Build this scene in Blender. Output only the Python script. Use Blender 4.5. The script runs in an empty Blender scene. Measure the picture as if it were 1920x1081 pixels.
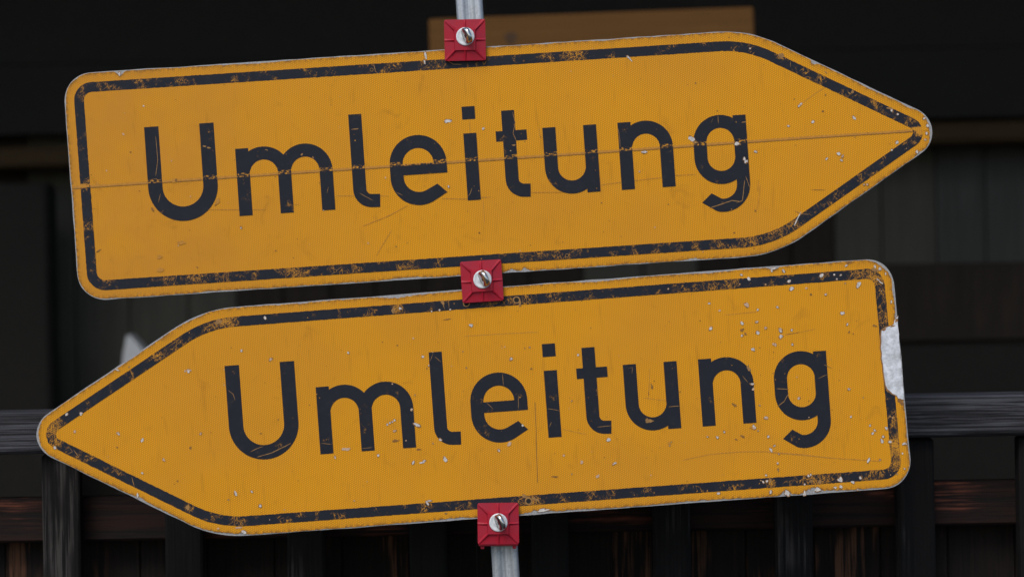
import bpy, bmesh, math, random
from mathutils import Vector, Matrix, noise as mnoise
from mathutils.geometry import tessellate_polygon

random.seed(11)
SC = bpy.context.scene
COL = SC.collection
R = math.radians

# ------------------------------------------------------------------ camera, sky, sun, exposure
S = 0.0008            # metres per photo pixel in the plane of the signs
CAM_D = 5.0           # camera to signs
CAM_Z = 1.28
ROLL = R(1.05)
cam_d = bpy.data.cameras.new("camera")
cam = bpy.data.objects.new("camera", cam_d)
COL.objects.link(cam)
cam.location = (0, -CAM_D, CAM_Z)
cam.rotation_euler = (R(90), ROLL, 0)
cam_d.sensor_width = 36.0
cam_d.lens = 36.0 * CAM_D / (1920 * S)
cam_d.clip_end = 500
cam_d.dof.use_dof = True
cam_d.dof.focus_distance = CAM_D
cam_d.dof.aperture_fstop = 3.6
cam_d.dof.aperture_blades = 9
SC.camera = cam

SUN_EL, SUN_AZ = R(48), R(205)      # azimuth clockwise from +Y: high, behind the camera and to its left
world = bpy.data.worlds.new("World")
SC.world = world
world.use_nodes = True
wn = world.node_tree
bg = wn.nodes["Background"]
sky = wn.nodes.new("ShaderNodeTexSky")
sky.sky_type = 'NISHITA'
sky.sun_disc = False
sky.sun_elevation = SUN_EL
sky.sun_rotation = SUN_AZ
sky.air_density = 1.0
sky.dust_density = 2.0
sky.ozone_density = 1.0
wn.links.new(sky.outputs[0], bg.inputs[0])
bg.inputs[1].default_value = 0.11
sun_d = bpy.data.lights.new("sun", 'SUN')
sun_d.energy = 1.0
sun_d.angle = R(28)
sun_d.color = (1.0, 0.97, 0.93)
sun = bpy.data.objects.new("sun", sun_d)
COL.objects.link(sun)
sdir = Vector((math.sin(SUN_AZ) * math.cos(SUN_EL), math.cos(SUN_AZ) * math.cos(SUN_EL), math.sin(SUN_EL)))
sun.rotation_euler = sdir.to_track_quat('Z', 'Y').to_euler()
sun.location = (-2, -6, 6)
vs = SC.view_settings
vs.view_transform = 'Standard'
vs.look = 'None'
vs.exposure = 0.5
vs.gamma = 1.0
SC.cycles.use_denoising = True
SC.cycles.max_bounces = 6

# ------------------------------------------------------------------ helpers
def at(px, py, Y=0.0):
    """photo pixel -> world point in the plane at depth Y"""
    k = (CAM_D + Y) / CAM_D * S
    a, b = (px - 960) * k, (540.5 - py) * k
    return Vector((a * math.cos(ROLL) + b * math.sin(ROLL), Y, CAM_Z - a * math.sin(ROLL) + b * math.cos(ROLL)))

def tag(o, label=None, cat=None, group=None, kind=None):
    for k, v in (("label", label), ("category", cat), ("group", group), ("kind", kind)):
        if v: o[k] = v
    return o

def empty(name, loc=(0, 0, 0), rot=(0, 0, 0)):
    o = bpy.data.objects.new(name, None)
    o.empty_display_size = 0.05
    o.location = loc
    o.rotation_euler = rot
    COL.objects.link(o)
    return o

def obj(name, bm, mats, parent=None, smooth=False):
    me = bpy.data.meshes.new(name)
    bm.normal_update()
    bm.to_mesh(me); bm.free()
    for m in (mats if isinstance(mats, (list, tuple)) else [mats]):
        me.materials.append(m)
    if smooth:
        for p in me.polygons: p.use_smooth = True
    o = bpy.data.objects.new(name, me)
    COL.objects.link(o)
    if parent: o.parent = parent
    return o

def box(bm, x0, x1, y0, y1, z0, z1, bev=0.0, seg=1):
    vsn = [bm.verts.new((x, y, z)) for z in (z0, z1) for y in (y0, y1) for x in (x0, x1)]
    fs = []
    for f in ((0, 2, 3, 1), (4, 5, 7, 6), (0, 1, 5, 4), (2, 6, 7, 3), (0, 4, 6, 2), (1, 3, 7, 5)):
        fs.append(bm.faces.new([vsn[i] for i in f]))
    if bev:
        es = {e for f in fs for e in f.edges}
        bmesh.ops.bevel(bm, geom=list(es), offset=bev, segments=seg, profile=0.5, affect='EDGES')
    return fs

def prism(bm, pts, yf, yb, mi=0):
    """closed 2D outline (x,z) extruded from yb (back) to yf (front, towards the camera)"""
    n = len(pts)
    f = [bm.verts.new((x, yf, z)) for x, z in pts]
    b = [bm.verts.new((x, yb, z)) for x, z in pts]
    for t in tessellate_polygon([[Vector((x, z, 0)) for x, z in pts]]):
        for vv, flip in ((f, 0), (b, 1)):
            try:
                face = bm.faces.new([vv[i] for i in t]); face.material_index = mi
            except ValueError: pass
    for i in range(n):
        j = (i + 1) % n
        face = bm.faces.new((f[i], f[j], b[j], b[i])); face.material_index = mi
    bmesh.ops.recalc_face_normals(bm, faces=bm.faces[:])

def flat(bm, pts, y, mi=0):
    v = [bm.verts.new((x, y, z)) for x, z in pts]
    for t in tessellate_polygon([[Vector((x, z, 0)) for x, z in pts]]):
        try:
            f = bm.faces.new([v[i] for i in t]); f.material_index = mi
            f.normal_update()
            if f.normal.y > 0: f.normal_flip()
        except ValueError: pass

# ------------------------------------------------------------------ node helper
class NT:
    def __init__(s, tree): s.t = tree
    def node(s, typ, **kw):
        n = s.t.nodes.new(typ)
        for k, v in kw.items(): setattr(n, k, v)
        return n
    def put(s, sock, v):
        if hasattr(v, 'is_output'): s.t.links.new(v, sock)
        elif v is not None: sock.default_value = v
    def m(s, op, a, b=None, c=None, clamp=False):
        n = s.node("ShaderNodeMath", operation=op); n.use_clamp = clamp
        s.put(n.inputs[0], a)
        if b is not None: s.put(n.inputs[1], b)
        if c is not None: s.put(n.inputs[2], c)
        return n.outputs[0]
    def vm(s, op, a, b=None, out=0):
        n = s.node("ShaderNodeVectorMath", operation=op)
        s.put(n.inputs[0], a)
        if b is not None: s.put(n.inputs[1], b)
        return n.outputs[out]
    def noise(s, vec, scale, detail=3.0, rough=0.55, dist=0.0):
        n = s.node("ShaderNodeTexNoise")
        s.put(n.inputs["Vector"], vec); n.inputs["Scale"].default_value = scale
        n.inputs["Detail"].default_value = detail; n.inputs["Roughness"].default_value = rough
        n.inputs["Distortion"].default_value = dist
        return n.outputs["Fac"]
    def ramp(s, x, a, b, lo=0.0, hi=1.0):
        n = s.node("ShaderNodeMapRange"); n.clamp = True; n.interpolation_type = 'SMOOTHSTEP'
        s.put(n.inputs[0], x); s.put(n.inputs[1], a); s.put(n.inputs[2], b)
        n.inputs[3].default_value = lo; n.inputs[4].default_value = hi
        return n.outputs[0]
    def mix(s, f, a, b, mode='MIX'):
        n = s.node("ShaderNodeMix", data_type='RGBA', blend_type=mode)
        s.put(n.inputs[0], f)
        s.put(n.inputs[6], a if hasattr(a, 'is_output') else (*a, 1))
        s.put(n.inputs[7], b if hasattr(b, 'is_output') else (*b, 1))
        return n.outputs[2]
    def bump(s, h, strength, dist):
        n = s.node("ShaderNodeBump"); n.inputs["Strength"].default_value = strength
        n.inputs["Distance"].default_value = dist
        s.put(n.inputs["Height"], h)
        return n.outputs[0]

def material(name):
    m = bpy.data.materials.new(name); m.use_nodes = True
    return m, NT(m.node_tree), m.node_tree.nodes["Principled BSDF"]

def objpx(n):
    """object coordinates scaled to photo pixels"""
    tc = n.node("ShaderNodeTexCoord")
    return n.vm('MULTIPLY', tc.outputs["Object"], (1 / S, 1 / S, 1 / S))

HEXK = 4 * math.pi / (math.sqrt(3) * 4.0)
def hexpat(n, P):
    sx = n.node("ShaderNodeSeparateXYZ"); n.put(sx.inputs[0], P)
    X, Z = sx.outputs[0], sx.outputs[2]
    tot = None
    for a in (0.0, 60.0, 120.0):
        c = n.m('ADD', n.m('MULTIPLY', X, HEXK * math.cos(R(a))), n.m('MULTIPLY', Z, HEXK * math.sin(R(a))))
        c = n.m('COSINE', c)
        tot = c if tot is None else n.m('ADD', tot, c)
    return n.m('MULTIPLY_ADD', tot, 1 / 4.5, 1.5 / 4.5), X, Z

YEL_A, YEL_B, YEL_D = (0.68, 0.294, 0.013), (0.63, 0.272, 0.018), (0.36, 0.150, 0.016)
def yellow(n, P, hx, seed, dull_x=None, X=None):
    off = n.vm('ADD', P, (seed * 531.0, seed * 77.0, seed * 913.0))
    big = n.noise(off, 0.0045, 3, 0.5)
    col = n.mix(n.ramp(big, 0.35, 0.68), YEL_A, YEL_B)
    if dull_x is not None:       # duller colour and weaker cells towards the left end of the upper sign
        d = n.m('MULTIPLY', n.ramp(X, dull_x + 520, dull_x, 0, 1), n.ramp(n.noise(off, 0.012, 4, 0.6), 0.3, 0.65, 0.45, 1.0))
        col = n.mix(n.m('MULTIPLY', d, 0.75), col, (0.55, 0.238, 0.028))
        amp = n.m('MULTIPLY_ADD', d, -0.75, 1.0)
    else:
        amp = n.ramp(n.noise(off, 0.006, 2, 0.5), 0.25, 0.6, 0.55, 1.0)
    h = n.m('MULTIPLY', n.m('SUBTRACT', hx, 0.36), n.m('MULTIPLY', amp, 0.6))
    k = n.m('ADD', h, 1.0)
    hs = n.node("ShaderNodeHueSaturation"); n.put(hs.inputs["Value"], k); n.put(hs.inputs["Color"], col)
    col = hs.outputs[0]
    smudge = n.ramp(n.noise(off, 0.02, 6, 0.65, 0.6), 0.58, 0.78, 0.0, 0.42)
    col = n.mix(smudge, col, YEL_D)
    # short vertical run-off stains
    st = n.vm('MULTIPLY', off, (0.09, 0.09, 0.012))
    run = n.ramp(n.noise(st, 1.0, 4, 0.6), 0.58, 0.72, 0.0, 0.24)
    col = n.mix(run, col, YEL_D)
    return col

def make_sheeting(name, seed, dull_x=None):
    m, n, b = material(name)
    P = objpx(n)
    hx, X, Z = hexpat(n, P)
    col = yellow(n, P, hx, seed, dull_x, X)
    at_ = n.node("ShaderNodeAttribute", attribute_name="edge")
    e = at_.outputs["Fac"]
    ev = n.m('MULTIPLY', e, n.ramp(n.noise(P, 0.16, 5, 0.7), 0.36, 0.62))
    col = n.mix(n.m('MULTIPLY', ev, 0.9, clamp=True), col, (0.13, 0.062, 0.022))
    ev2 = n.m('MULTIPLY', e, n.ramp(n.noise(n.vm('ADD', P, (90, 5, 40)), 0.05, 4, 0.6), 0.5, 0.72, 0, 0.6))
    col = n.mix(ev2, col, (0.22, 0.10, 0.03))
    n.put(b.inputs["Base Color"], col)
    n.put(b.inputs["Roughness"], n.ramp(n.noise(P, 0.03, 4, 0.6), 0.3, 0.7, 0.38, 0.56))
    b.inputs["Specular IOR Level"].default_value = 0.12
    hh = n.m('ADD', n.m('MULTIPLY', hx, 0.10), n.m('MULTIPLY', n.noise(P, 0.008, 2, 0.5), 6.0))
    n.put(b.inputs["Normal"], n.bump(hh, 0.35, 0.0008))
    return m

def make_print(name, seed, seam=None, base=0.0, dull_x=None):
    m, n, b = material(name)
    P = objpx(n)
    hx, X, Z = hexpat(n, P)
    ycol = yellow(n, P, hx, seed, dull_x, X)
    off = n.vm('ADD', P, (seed * 331.0, 0, seed * 517.0))
    w = n.node("ShaderNodeAttribute", attribute_name="wear").outputs["Fac"]
    w = n.m('ADD', w, base)
    # thin scratches: ridged noise lines in two directions
    lines = None
    for k, (sx, sz, rot) in enumerate(((0.020, 0.11, 0.6), (0.11, 0.020, 0.35), (0.05, 0.06, 1.1))):
        vr = n.node("ShaderNodeVectorRotate", rotation_type='Y_AXIS'); n.put(vr.inputs["Vector"], off); vr.inputs["Angle"].default_value = rot
        nz = n.noise(n.vm('MULTIPLY', vr.outputs[0], (sx, 0.05, sz)), 1.0, 2.5, 0.6, 0.4)
        r = n.m('ABSOLUTE', n.m('SUBTRACT', nz, 0.5))
        ln = n.ramp(r, 0.004, 0.013, 1.0, 0.0)
        lines = ln if lines is None else n.m('MAXIMUM', lines, ln)
    clump = n.noise(off, 0.035, 3, 0.6)
    sc_ = n.m('MULTIPLY', lines, n.ramp(n.m('ADD', clump, n.m('MULTIPLY', w, 0.25)), 0.53, 0.68))
    # abraded spots following the cells of the sheeting
    fine = n.noise(off, 0.45, 5, 0.78)
    v = n.m('ADD', n.m('ADD', fine, n.m('MULTIPLY', hx, 0.06)), n.m('MULTIPLY', w, 0.20))
    v = n.m('ADD', v, n.m('MULTIPLY', n.m('SUBTRACT', clump, 0.5), 0.35))
    ab = n.ramp(v, 0.742, 0.79)
    mask = n.m('MAXIMUM', ab, n.m('MULTIPLY', sc_, 0.8))
    if seam is not None:
        d = n.m('SUBTRACT', Z, seam)
        band = n.m('MULTIPLY', n.ramp(d, 0.2, 1.2), n.ramp(d, 7.0, 9.0, 1.0, 0.0))
        nb = n.ramp(n.m('ADD', n.noise(n.vm('MULTIPLY', off, (0.16, 0.1, 0.34)), 1.0, 3, 0.65), n.m('MULTIPLY', w, 0.14)), 0.44, 0.55)
        mask = n.m('MAXIMUM', mask, n.m('MULTIPLY', band, nb))
    haze_ = n.ramp(n.noise(off, 0.05, 4, 0.6), 0.5, 0.75, 0, 0.5)
    dark = n.mix(haze_, (0.0118, 0.0144, 0.0225), (0.021, 0.0245, 0.033))
    dust = n.ramp(n.noise(off, 0.12, 6, 0.75), 0.56, 0.72, 0, 0.35)
    dark = n.mix(dust, dark, (0.060, 0.052, 0.042))
    n.put(b.inputs["Base Color"], n.mix(n.m('MULTIPLY', mask, 0.9), dark, n.mix(0.10, ycol, (0.42, 0.22, 0.07))))
    b.inputs["Roughness"].default_value = 0.55
    b.inputs["Specular IOR Level"].default_value = 0.22
    return m

def plain(name, col, rough=0.5, metal=0.0, var=0.15, nscale=60.0, bump=0.0, spec=0.5, col2=None):
    m, n, b = material(name)
    tc = n.node("ShaderNodeTexCoord").outputs["Object"]
    nz = n.noise(tc, nscale, 5, 0.65)
    c2 = col2 or tuple(c * (1 - var) for c in col)
    n.put(b.inputs["Base Color"], n.mix(n.ramp(nz, 0.35, 0.68), col, c2))
    n.put(b.inputs["Roughness"], n.ramp(nz, 0.3, 0.7, rough * 0.85, min(1, rough * 1.15)))
    b.inputs["Metallic"].default_value = metal
    b.inputs["Specular IOR Level"].default_value = spec
    if bump:
        n.put(b.inputs["Normal"], n.bump(n.noise(tc, nscale * 2.5, 4, 0.7), 0.6, bump))
    return m

def wood(name, dark, mid, lite, axis, lite_at=0.58, rough=0.8, gscale=1.0):
    """weathered, dark stained timber; grain runs along the axis"""
    m, n, b = material(name)
    tc = n.node("ShaderNodeTexCoord").outputs["Object"]
    rnd = n.node("ShaderNodeObjectInfo").outputs["Random"]
    cx = n.node("ShaderNodeCombineXYZ")
    for i in range(3): n.put(cx.inputs[i], n.m('MULTIPLY', rnd, 17.0 + 9 * i))
    P = n.vm('ADD', tc, cx.outputs[0])
    sc_ = [95.0 * gscale] * 3; sc_[axis] = 3.2 * gscale ** 0.4
    g = n.noise(n.vm('MULTIPLY', P, tuple(sc_)), 1.0, 5, 0.68, 0.5)
    sc2 = [14.0] * 3; sc2[axis] = 4.5
    patch = n.noise(n.vm('MULTIPLY', P, tuple(sc2)), 1.0, 3, 0.6)
    col = n.mix(n.ramp(g, 0.38, 0.60), dark, mid)
    lm = n.m('MULTIPLY', n.ramp(g, 0.46, 0.60), n.ramp(n.m('ADD', patch, n.m('MULTIPLY', n.m('SUBTRACT', rnd, 0.5), 0.16)), lite_at - 0.06, lite_at + 0.08))
    col = n.mix(lm, col, lite)
    n.put(b.inputs["Base Color"], col)
    b.inputs["Roughness"].default_value = rough
    b.inputs["Specular IOR Level"].default_value = 0.25
    n.put(b.inputs["Normal"], n.bump(g, 0.8, 0.002))
    return m

M = {}
M['edge'] = plain('aluminium_plate', (0.42, 0.42, 0.42), 0.5, 0.25, 0.4, 500, 0.0002)
M['bare'] = plain('bare_aluminium', (0.76, 0.79, 0.84), 0.5, 0.0, 0.3, 70, 0.002, col2=(0.44, 0.45, 0.46))
M['chip'] = plain('chip_core', (0.70, 0.66, 0.61), 0.6, 0.0, 0.4, 500)
M['pink'] = plain('chip_pale', (0.62, 0.42, 0.28), 0.6, 0.0, 0.3, 500)
M['rim'] = plain('chip_rim', (0.30, 0.14, 0.04), 0.7, 0, 0.4, 300)
M['dirt'] = plain('dirt_line', (0.32, 0.142, 0.02), 0.7, 0, 0.4, 300)
M['faint'] = plain('faint_scratch', (0.53, 0.228, 0.016), 0.6, 0, 0.2, 200)
M['ochre'] = plain('scratch_to_sheeting', (0.36, 0.185, 0.05), 0.6, 0, 0.35, 300)
M['knot'] = plain('knot_wood', (0.075, 0.036, 0.012), 0.8)
M['hole'] = plain('hole_dark', (0.008, 0.008, 0.008), 0.9)  # black stands for the shade inside holes that are not cut
M['red'] = plain('red_plastic', (0.37, 0.010, 0.026), 0.45, 0, 0.25, 45, 0.00025, 0.25, col2=(0.33, 0.016, 0.036))
M['zinc'] = plain('zinc_washer', (0.74, 0.77, 0.79), 0.45, 0.15, 0.15, 120)
M['steel'] = plain('screw_steel', (0.60, 0.60, 0.58), 0.22, 1.0, 0.35, 120)
M['white'] = plain('white_panel', (0.55, 0.56, 0.56), 0.6, 0, 0.1, 8)
M['tan'] = wood('tan_board', (0.1288, 0.0582, 0.0134), (0.1472, 0.0674, 0.0166), (0.1610, 0.0762, 0.0194), 0, 0.6)
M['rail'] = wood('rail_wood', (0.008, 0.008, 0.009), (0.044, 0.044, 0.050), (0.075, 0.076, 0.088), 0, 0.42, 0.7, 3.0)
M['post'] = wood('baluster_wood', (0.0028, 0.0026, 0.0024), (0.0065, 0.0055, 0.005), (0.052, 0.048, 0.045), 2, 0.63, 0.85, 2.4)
M['mid'] = wood('mid_rail_wood', (0.0054, 0.0040, 0.0036), (0.0198, 0.0081, 0.0059), (0.1890, 0.0594, 0.0324), 0, 0.53, 0.8, 1.7)
M['board'] = wood('fence_board_wood', (0.005, 0.004, 0.0036), (0.012, 0.008, 0.006), (0.12, 0.056, 0.030), 2, 0.61, 0.8, 1.7)
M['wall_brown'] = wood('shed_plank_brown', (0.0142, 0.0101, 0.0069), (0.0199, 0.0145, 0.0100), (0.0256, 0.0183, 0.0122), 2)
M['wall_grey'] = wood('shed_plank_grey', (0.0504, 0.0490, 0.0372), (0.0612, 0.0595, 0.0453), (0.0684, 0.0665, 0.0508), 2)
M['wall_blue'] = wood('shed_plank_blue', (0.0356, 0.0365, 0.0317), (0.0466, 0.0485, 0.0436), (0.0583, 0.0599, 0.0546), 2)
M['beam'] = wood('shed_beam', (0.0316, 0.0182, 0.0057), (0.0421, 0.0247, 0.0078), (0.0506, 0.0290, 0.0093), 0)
M['shed_black'] = wood('shed_dark', (0.0092, 0.0082, 0.0063), (0.0126, 0.0112, 0.0085), (0.0155, 0.0133, 0.0103), 1)  # near-black wood tone, shared by the shed's darkest parts
M['ground'] = plain('asphalt', (0.060, 0.060, 0.060), 0.9, 0, 0.45, 90, 0.004)

def galvanised():
    m, n, b = material('galvanised_steel')
    tc = n.node("ShaderNodeTexCoord").outputs["Object"]
    st = n.noise(n.vm('MULTIPLY', tc, (260, 260, 7)), 1.0, 4, 0.6)
    sp = n.noise(tc, 240, 5, 0.7)
    col = n.mix(n.ramp(st, 0.35, 0.65), (0.27, 0.295, 0.31), (0.42, 0.45, 0.475))
    col = n.mix(n.ramp(sp, 0.45, 0.7, 0, 0.6), col, (0.22, 0.235, 0.245))
    n.put(b.inputs["Base Color"], col)
    b.inputs["Metallic"].default_value = 0.45
    n.put(b.inputs["Roughness"], n.ramp(sp, 0.3, 0.7, 0.36, 0.55))
    n.put(b.inputs["Normal"], n.bump(sp, 0.35, 0.0006))
    return m
M['galv'] = galvanised()

# ------------------------------------------------------------------ setting: ground
bm = bmesh.new()
v = [bm.verts.new(p) for p in ((-60, -60, 0), (60, -60, 0), (60, 60, 0), (-60, 60, 0))]
bm.faces.new(v)
tag(obj('ground', bm, M['ground']), kind='structure')

# ------------------------------------------------------------------ dark open shed behind
WY = 3.4                                   # depth of the back wall
shed = tag(empty('wooden_shed', (0, WY, 0)), 'dark open wooden shed, its plank wall blurred behind the signs', 'shed')
def shed_box(name, mat, x0, x1, y0, y1, z0, z1, bev=0.004):
    bm = bmesh.new(); box(bm, x0, x1, y0 - WY, y1 - WY, z0, z1, bev)
    return obj(name, bm, mat, shed)
SIDE, CEIL, FRONT = 3.6, 3.3, 1.3  # unseen ceiling, sides and fascia, added and sized to shade the interior
shed_box('ceiling', M['shed_black'], -SIDE, SIDE, FRONT, WY + 0.3, CEIL, CEIL + 0.12)
shed_box('side_wall', M['shed_black'], -SIDE - 0.1, -SIDE, FRONT, WY + 0.3, 0, CEIL - 0.003)
shed_box('side_wall', M['shed_black'], SIDE, SIDE + 0.1, FRONT, WY + 0.3, 0, CEIL - 0.003)
shed_box('floor', M['shed_black'], -SIDE + 0.003, SIDE - 0.003, FRONT, WY + 0.3, 0.004, 0.10)
shed_box('backing', M['shed_black'], -SIDE + 0.003, SIDE - 0.003, WY + 0.2, WY + 0.297, 0.103, CEIL - 0.003)
shed_box('fascia', M['shed_black'], -SIDE - 0.12, SIDE + 0.12, FRONT - 0.05, FRONT - 0.003, CEIL - 0.14, CEIL + 0.16)

kw = (CAM_D + WY) / CAM_D
def zat(px, py, Y): return at(px, py, Y).z
# wall planks: each a board of its own, uneven depth, kinds as the photo shows them left to right
x = -SIDE + 0.02
rng = random.Random(5)
while x < SIDE - 0.08:
    w = rng.uniform(0.11, 0.15)
    px = 960 + (x + w / 2) / (S * kw)
    tone = 'wall_brown'
    if 95 < px < 480: tone = 'wall_grey'
    if px > 1540: tone = 'wall_blue' if rng.random() < 0.8 else 'wall_grey'
    if 1150 < px < 1330: tone = 'wall_grey'
    dy = rng.uniform(0.0, 0.012)
    x1 = min(x + w, SIDE - 0.02)
    shed_box('plank', M[tone], x, x1 - 0.002, WY + dy, WY + 0.03 + dy, 0.105, CEIL - 0.006, 0.003)
    x += w
# a long beam across the wall above the grey planks
zb0, zb1 = at(960, 292, WY - 0.12).z, at(960, 252, WY - 0.12).z
shed_box('beam', M['beam'], -SIDE + 0.005, SIDE - 0.005, WY - 0.14, WY - 0.005, zb0, zb1, 0.01).rotation_euler.y = R(-0.45)
# upper wall boarded in with near-black planks, set forward above the beam
zz = zb1 + 0.022
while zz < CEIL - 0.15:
    shed_box('plank', M['shed_black'], -SIDE + 0.008, SIDE - 0.008, WY - 0.10, WY - 0.06, zz, zz + 0.1748, 0.002)
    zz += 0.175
# panels added to darken the lower wall, dark upright at the far left
zs1, zs0 = at(1800, 492, WY - 0.05).z, at(1800, 640, WY - 0.05).z
shed_box('wall_panel', M['wall_brown'], at(1480, 500, WY).x, SIDE - 0.01, WY - 0.06, WY - 0.008, zs0, zs1, 0.006)
shed_box('wall_panel', M['shed_black'], at(1480, 500, WY).x, SIDE - 0.01, WY - 0.05, WY - 0.008, 0.104, zs0 - 0.004, 0.006)
shed_box('wall_panel', M['shed_black'], -SIDE + 0.01, at(1476, 500, WY).x, WY - 0.05, WY - 0.008, 0.104, at(960, 790, WY).z, 0.006)
shed_box('post', M['shed_black'], at(-190, 500, WY - 0.3).x, at(92, 500, WY - 0.3).x, WY - 0.30, WY - 0.13 - 0.012, 0.103, zb0 - 0.05, 0.01)

# tan panel hanging under the shed roof
TY = 2.3
c0, c1 = at(803, 36, TY), at(1413, 13, TY)
L = (c1 - c0).length
tilt = math.atan2(c1.z - c0.z, c1.x - c0.x)
tp = tag(empty('hanging_board', c0, (0, -tilt, 0)), 'blurred plain tan board hanging in the dark behind the upper sign', 'board')
bm = bmesh.new(); box(bm, 0, L, 0, 0.03, -0.27, 0, 0.004); obj('panel', bm, M['tan'], tp)
kx = (at(957, 75, TY) - c0)
bm = bmesh.new()
flat(bm, [(kx.x + 0.014 * math.cos(a) * (1 + .2 * math.sin(3 * a)), kx.z + 0.014 * math.sin(a)) for a in [i * math.tau / 14 for i in range(14)]], -0.0015)
obj('knot', bm, M['knot'], tp)
for hx_ in (0.12, L - 0.12):
    bm = bmesh.new(); box(bm, hx_ - 0.002, hx_ + 0.002, 0.030, 0.034, -0.1, CEIL - c0.z + 0.03, 0.002)
    obj('hanger', bm, M['shed_black'], tp)

# white panel leaning inside the shed, one corner visible left of the lower sign
WPY = 3.1
a0 = at(229, 676, WPY); a1 = at(238, 622, WPY); a2 = at(274, 664, WPY); a3 = at(290, 900, WPY); a4 = at(226, 900, WPY)
wp = empty('white_bag', Vector((a1.x, WPY, a4.z)))
tag(wp, 'blurred pointed corner of a white sack above the lower sign arrow', 'sack')
bm = bmesh.new()
base = wp.location
pts = [(p.x - base.x, p.z - base.z) for p in (a4, a0, a1, at(252, 637, WPY), a2, a3)]
prism(bm, pts, 0.0, 0.12)
bmesh.ops.bevel(bm, geom=[e for e in bm.edges if abs((e.verts[0].co - e.verts[1].co).y) > 0.05], offset=0.008, segments=2, affect='EDGES')
obj('sack', bm, M['white'], wp)
bm = bmesh.new(); box(bm, -0.03, 0.14, 0.01, 0.3, 0.104 - base.z, -0.003, 0.006)
st_ = obj('crate', bm, M['shed_black'], None)
st_.location = base
tag(st_, 'black crate in the shed under the white sack', 'crate')
st_.name = 'wooden_crate'

# ------------------------------------------------------------------ railing with balusters, half a metre behind the signs
RY = 0.28
rz_top = at(960, 756, RY - 0.05).z
rail_t = tag(empty('wooden_railing', (0, RY, 0)), 'dark weathered wooden railing with balusters behind the lower sign', 'railing')
X0, X1 = -1.9, 1.9
def rbox(name, mat, x0, x1, y0, y1, z0, z1, bev=0.003, seg=1):
    bm = bmesh.new(); box(bm, x0, x1, y0, y1, z0, z1, bev, seg)
    return obj(name, bm, mat, rail_t)
hr = 78 * S * 1.05
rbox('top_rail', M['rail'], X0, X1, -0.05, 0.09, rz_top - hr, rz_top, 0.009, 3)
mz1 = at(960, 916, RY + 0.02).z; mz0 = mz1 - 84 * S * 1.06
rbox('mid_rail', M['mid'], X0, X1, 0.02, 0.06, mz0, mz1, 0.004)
proto = None
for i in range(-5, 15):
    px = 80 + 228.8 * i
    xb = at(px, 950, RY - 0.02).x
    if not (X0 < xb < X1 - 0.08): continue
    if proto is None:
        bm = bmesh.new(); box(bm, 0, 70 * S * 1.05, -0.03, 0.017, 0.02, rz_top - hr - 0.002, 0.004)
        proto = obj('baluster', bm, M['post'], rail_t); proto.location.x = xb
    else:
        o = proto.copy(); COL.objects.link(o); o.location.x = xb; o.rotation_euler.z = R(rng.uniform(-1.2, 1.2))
xb = X0; k = 0; protos = None
while xb < X1 - 0.1:
    w = 0.108
    if protos is None:
        bm = bmesh.new(); box(bm, 0, w - 0.0008, 0.065, 0.085, 0.01, mz0 + 0.05, 0.002)
        protos = obj('board', bm, M['board'], rail_t); protos.location.x = xb
    else:
        o = protos.copy(); COL.objects.link(o); o.location = (xb, rng.uniform(0, 0.006), rng.uniform(-0.01, 0.0))
    xb += w

# ------------------------------------------------------------------ sign post
top, bot = at(867.5, -190, 0.03), at(867.5 + 69.5 / 1081 * 1700, 1510, 0.03)
dvec = (top - bot).normalized()
base = bot + dvec * ((0 - bot.z) / dvec.z)
plen = (top - base).length
lean = math.atan2(dvec.x, dvec.z)
post = tag(empty('sign_post', base, (0, lean, 0)), 'leaning galvanised steel post holding both yellow arrow signs', 'post')
hw = 25.3 * S
prof = []
def arc(cx, cy, r, a0, a1, n=5): return [(cx + r * math.cos(R(a0 + (a1 - a0) * i / n)), cy + r * math.sin(R(a0 + (a1 - a0) * i / n))) for i in range(n + 1)]
rr = 0.0065
prof += arc(hw - rr, hw - rr, rr, 0, 90) + arc(-hw + rr, hw - rr, rr, 90, 180) + arc(-hw + rr, -hw + rr, rr, 180, 270)
prof += [(-0.0095, -hw), (-0.0075, -hw + 0.0012), (-0.006, -hw + 0.0022), (0.006, -hw + 0.0022), (0.0075, -hw + 0.0012), (0.0095, -hw)]
prof += arc(hw - rr, -hw + rr, rr, 270, 360)
bm = bmesh.new()
rings = []
for z in (-0.03, 0.5, 1.0, plen - 0.002, plen):
    s_ = 0.97 if z == plen else 1.0
    rings.append([bm.verts.new((x * s_, y * s_, z)) for x, y in prof])
for a, b in zip(rings, rings[1:]):
    for i in range(len(prof)):
        j = (i + 1) % len(prof)
        bm.faces.new((a[i], a[j], b[j], b[i]))
bm.faces.new(rings[-1])
obj('tube', bm, M['galv'], post, smooth=True)
bm = bmesh.new(); box(bm, -0.16, 0.16, -0.16, 0.16, 0.002, 0.016, 0.003)
bpo = obj('base_plate', bm, M['galv'], post); bpo.rotation_euler.y = -lean

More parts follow.
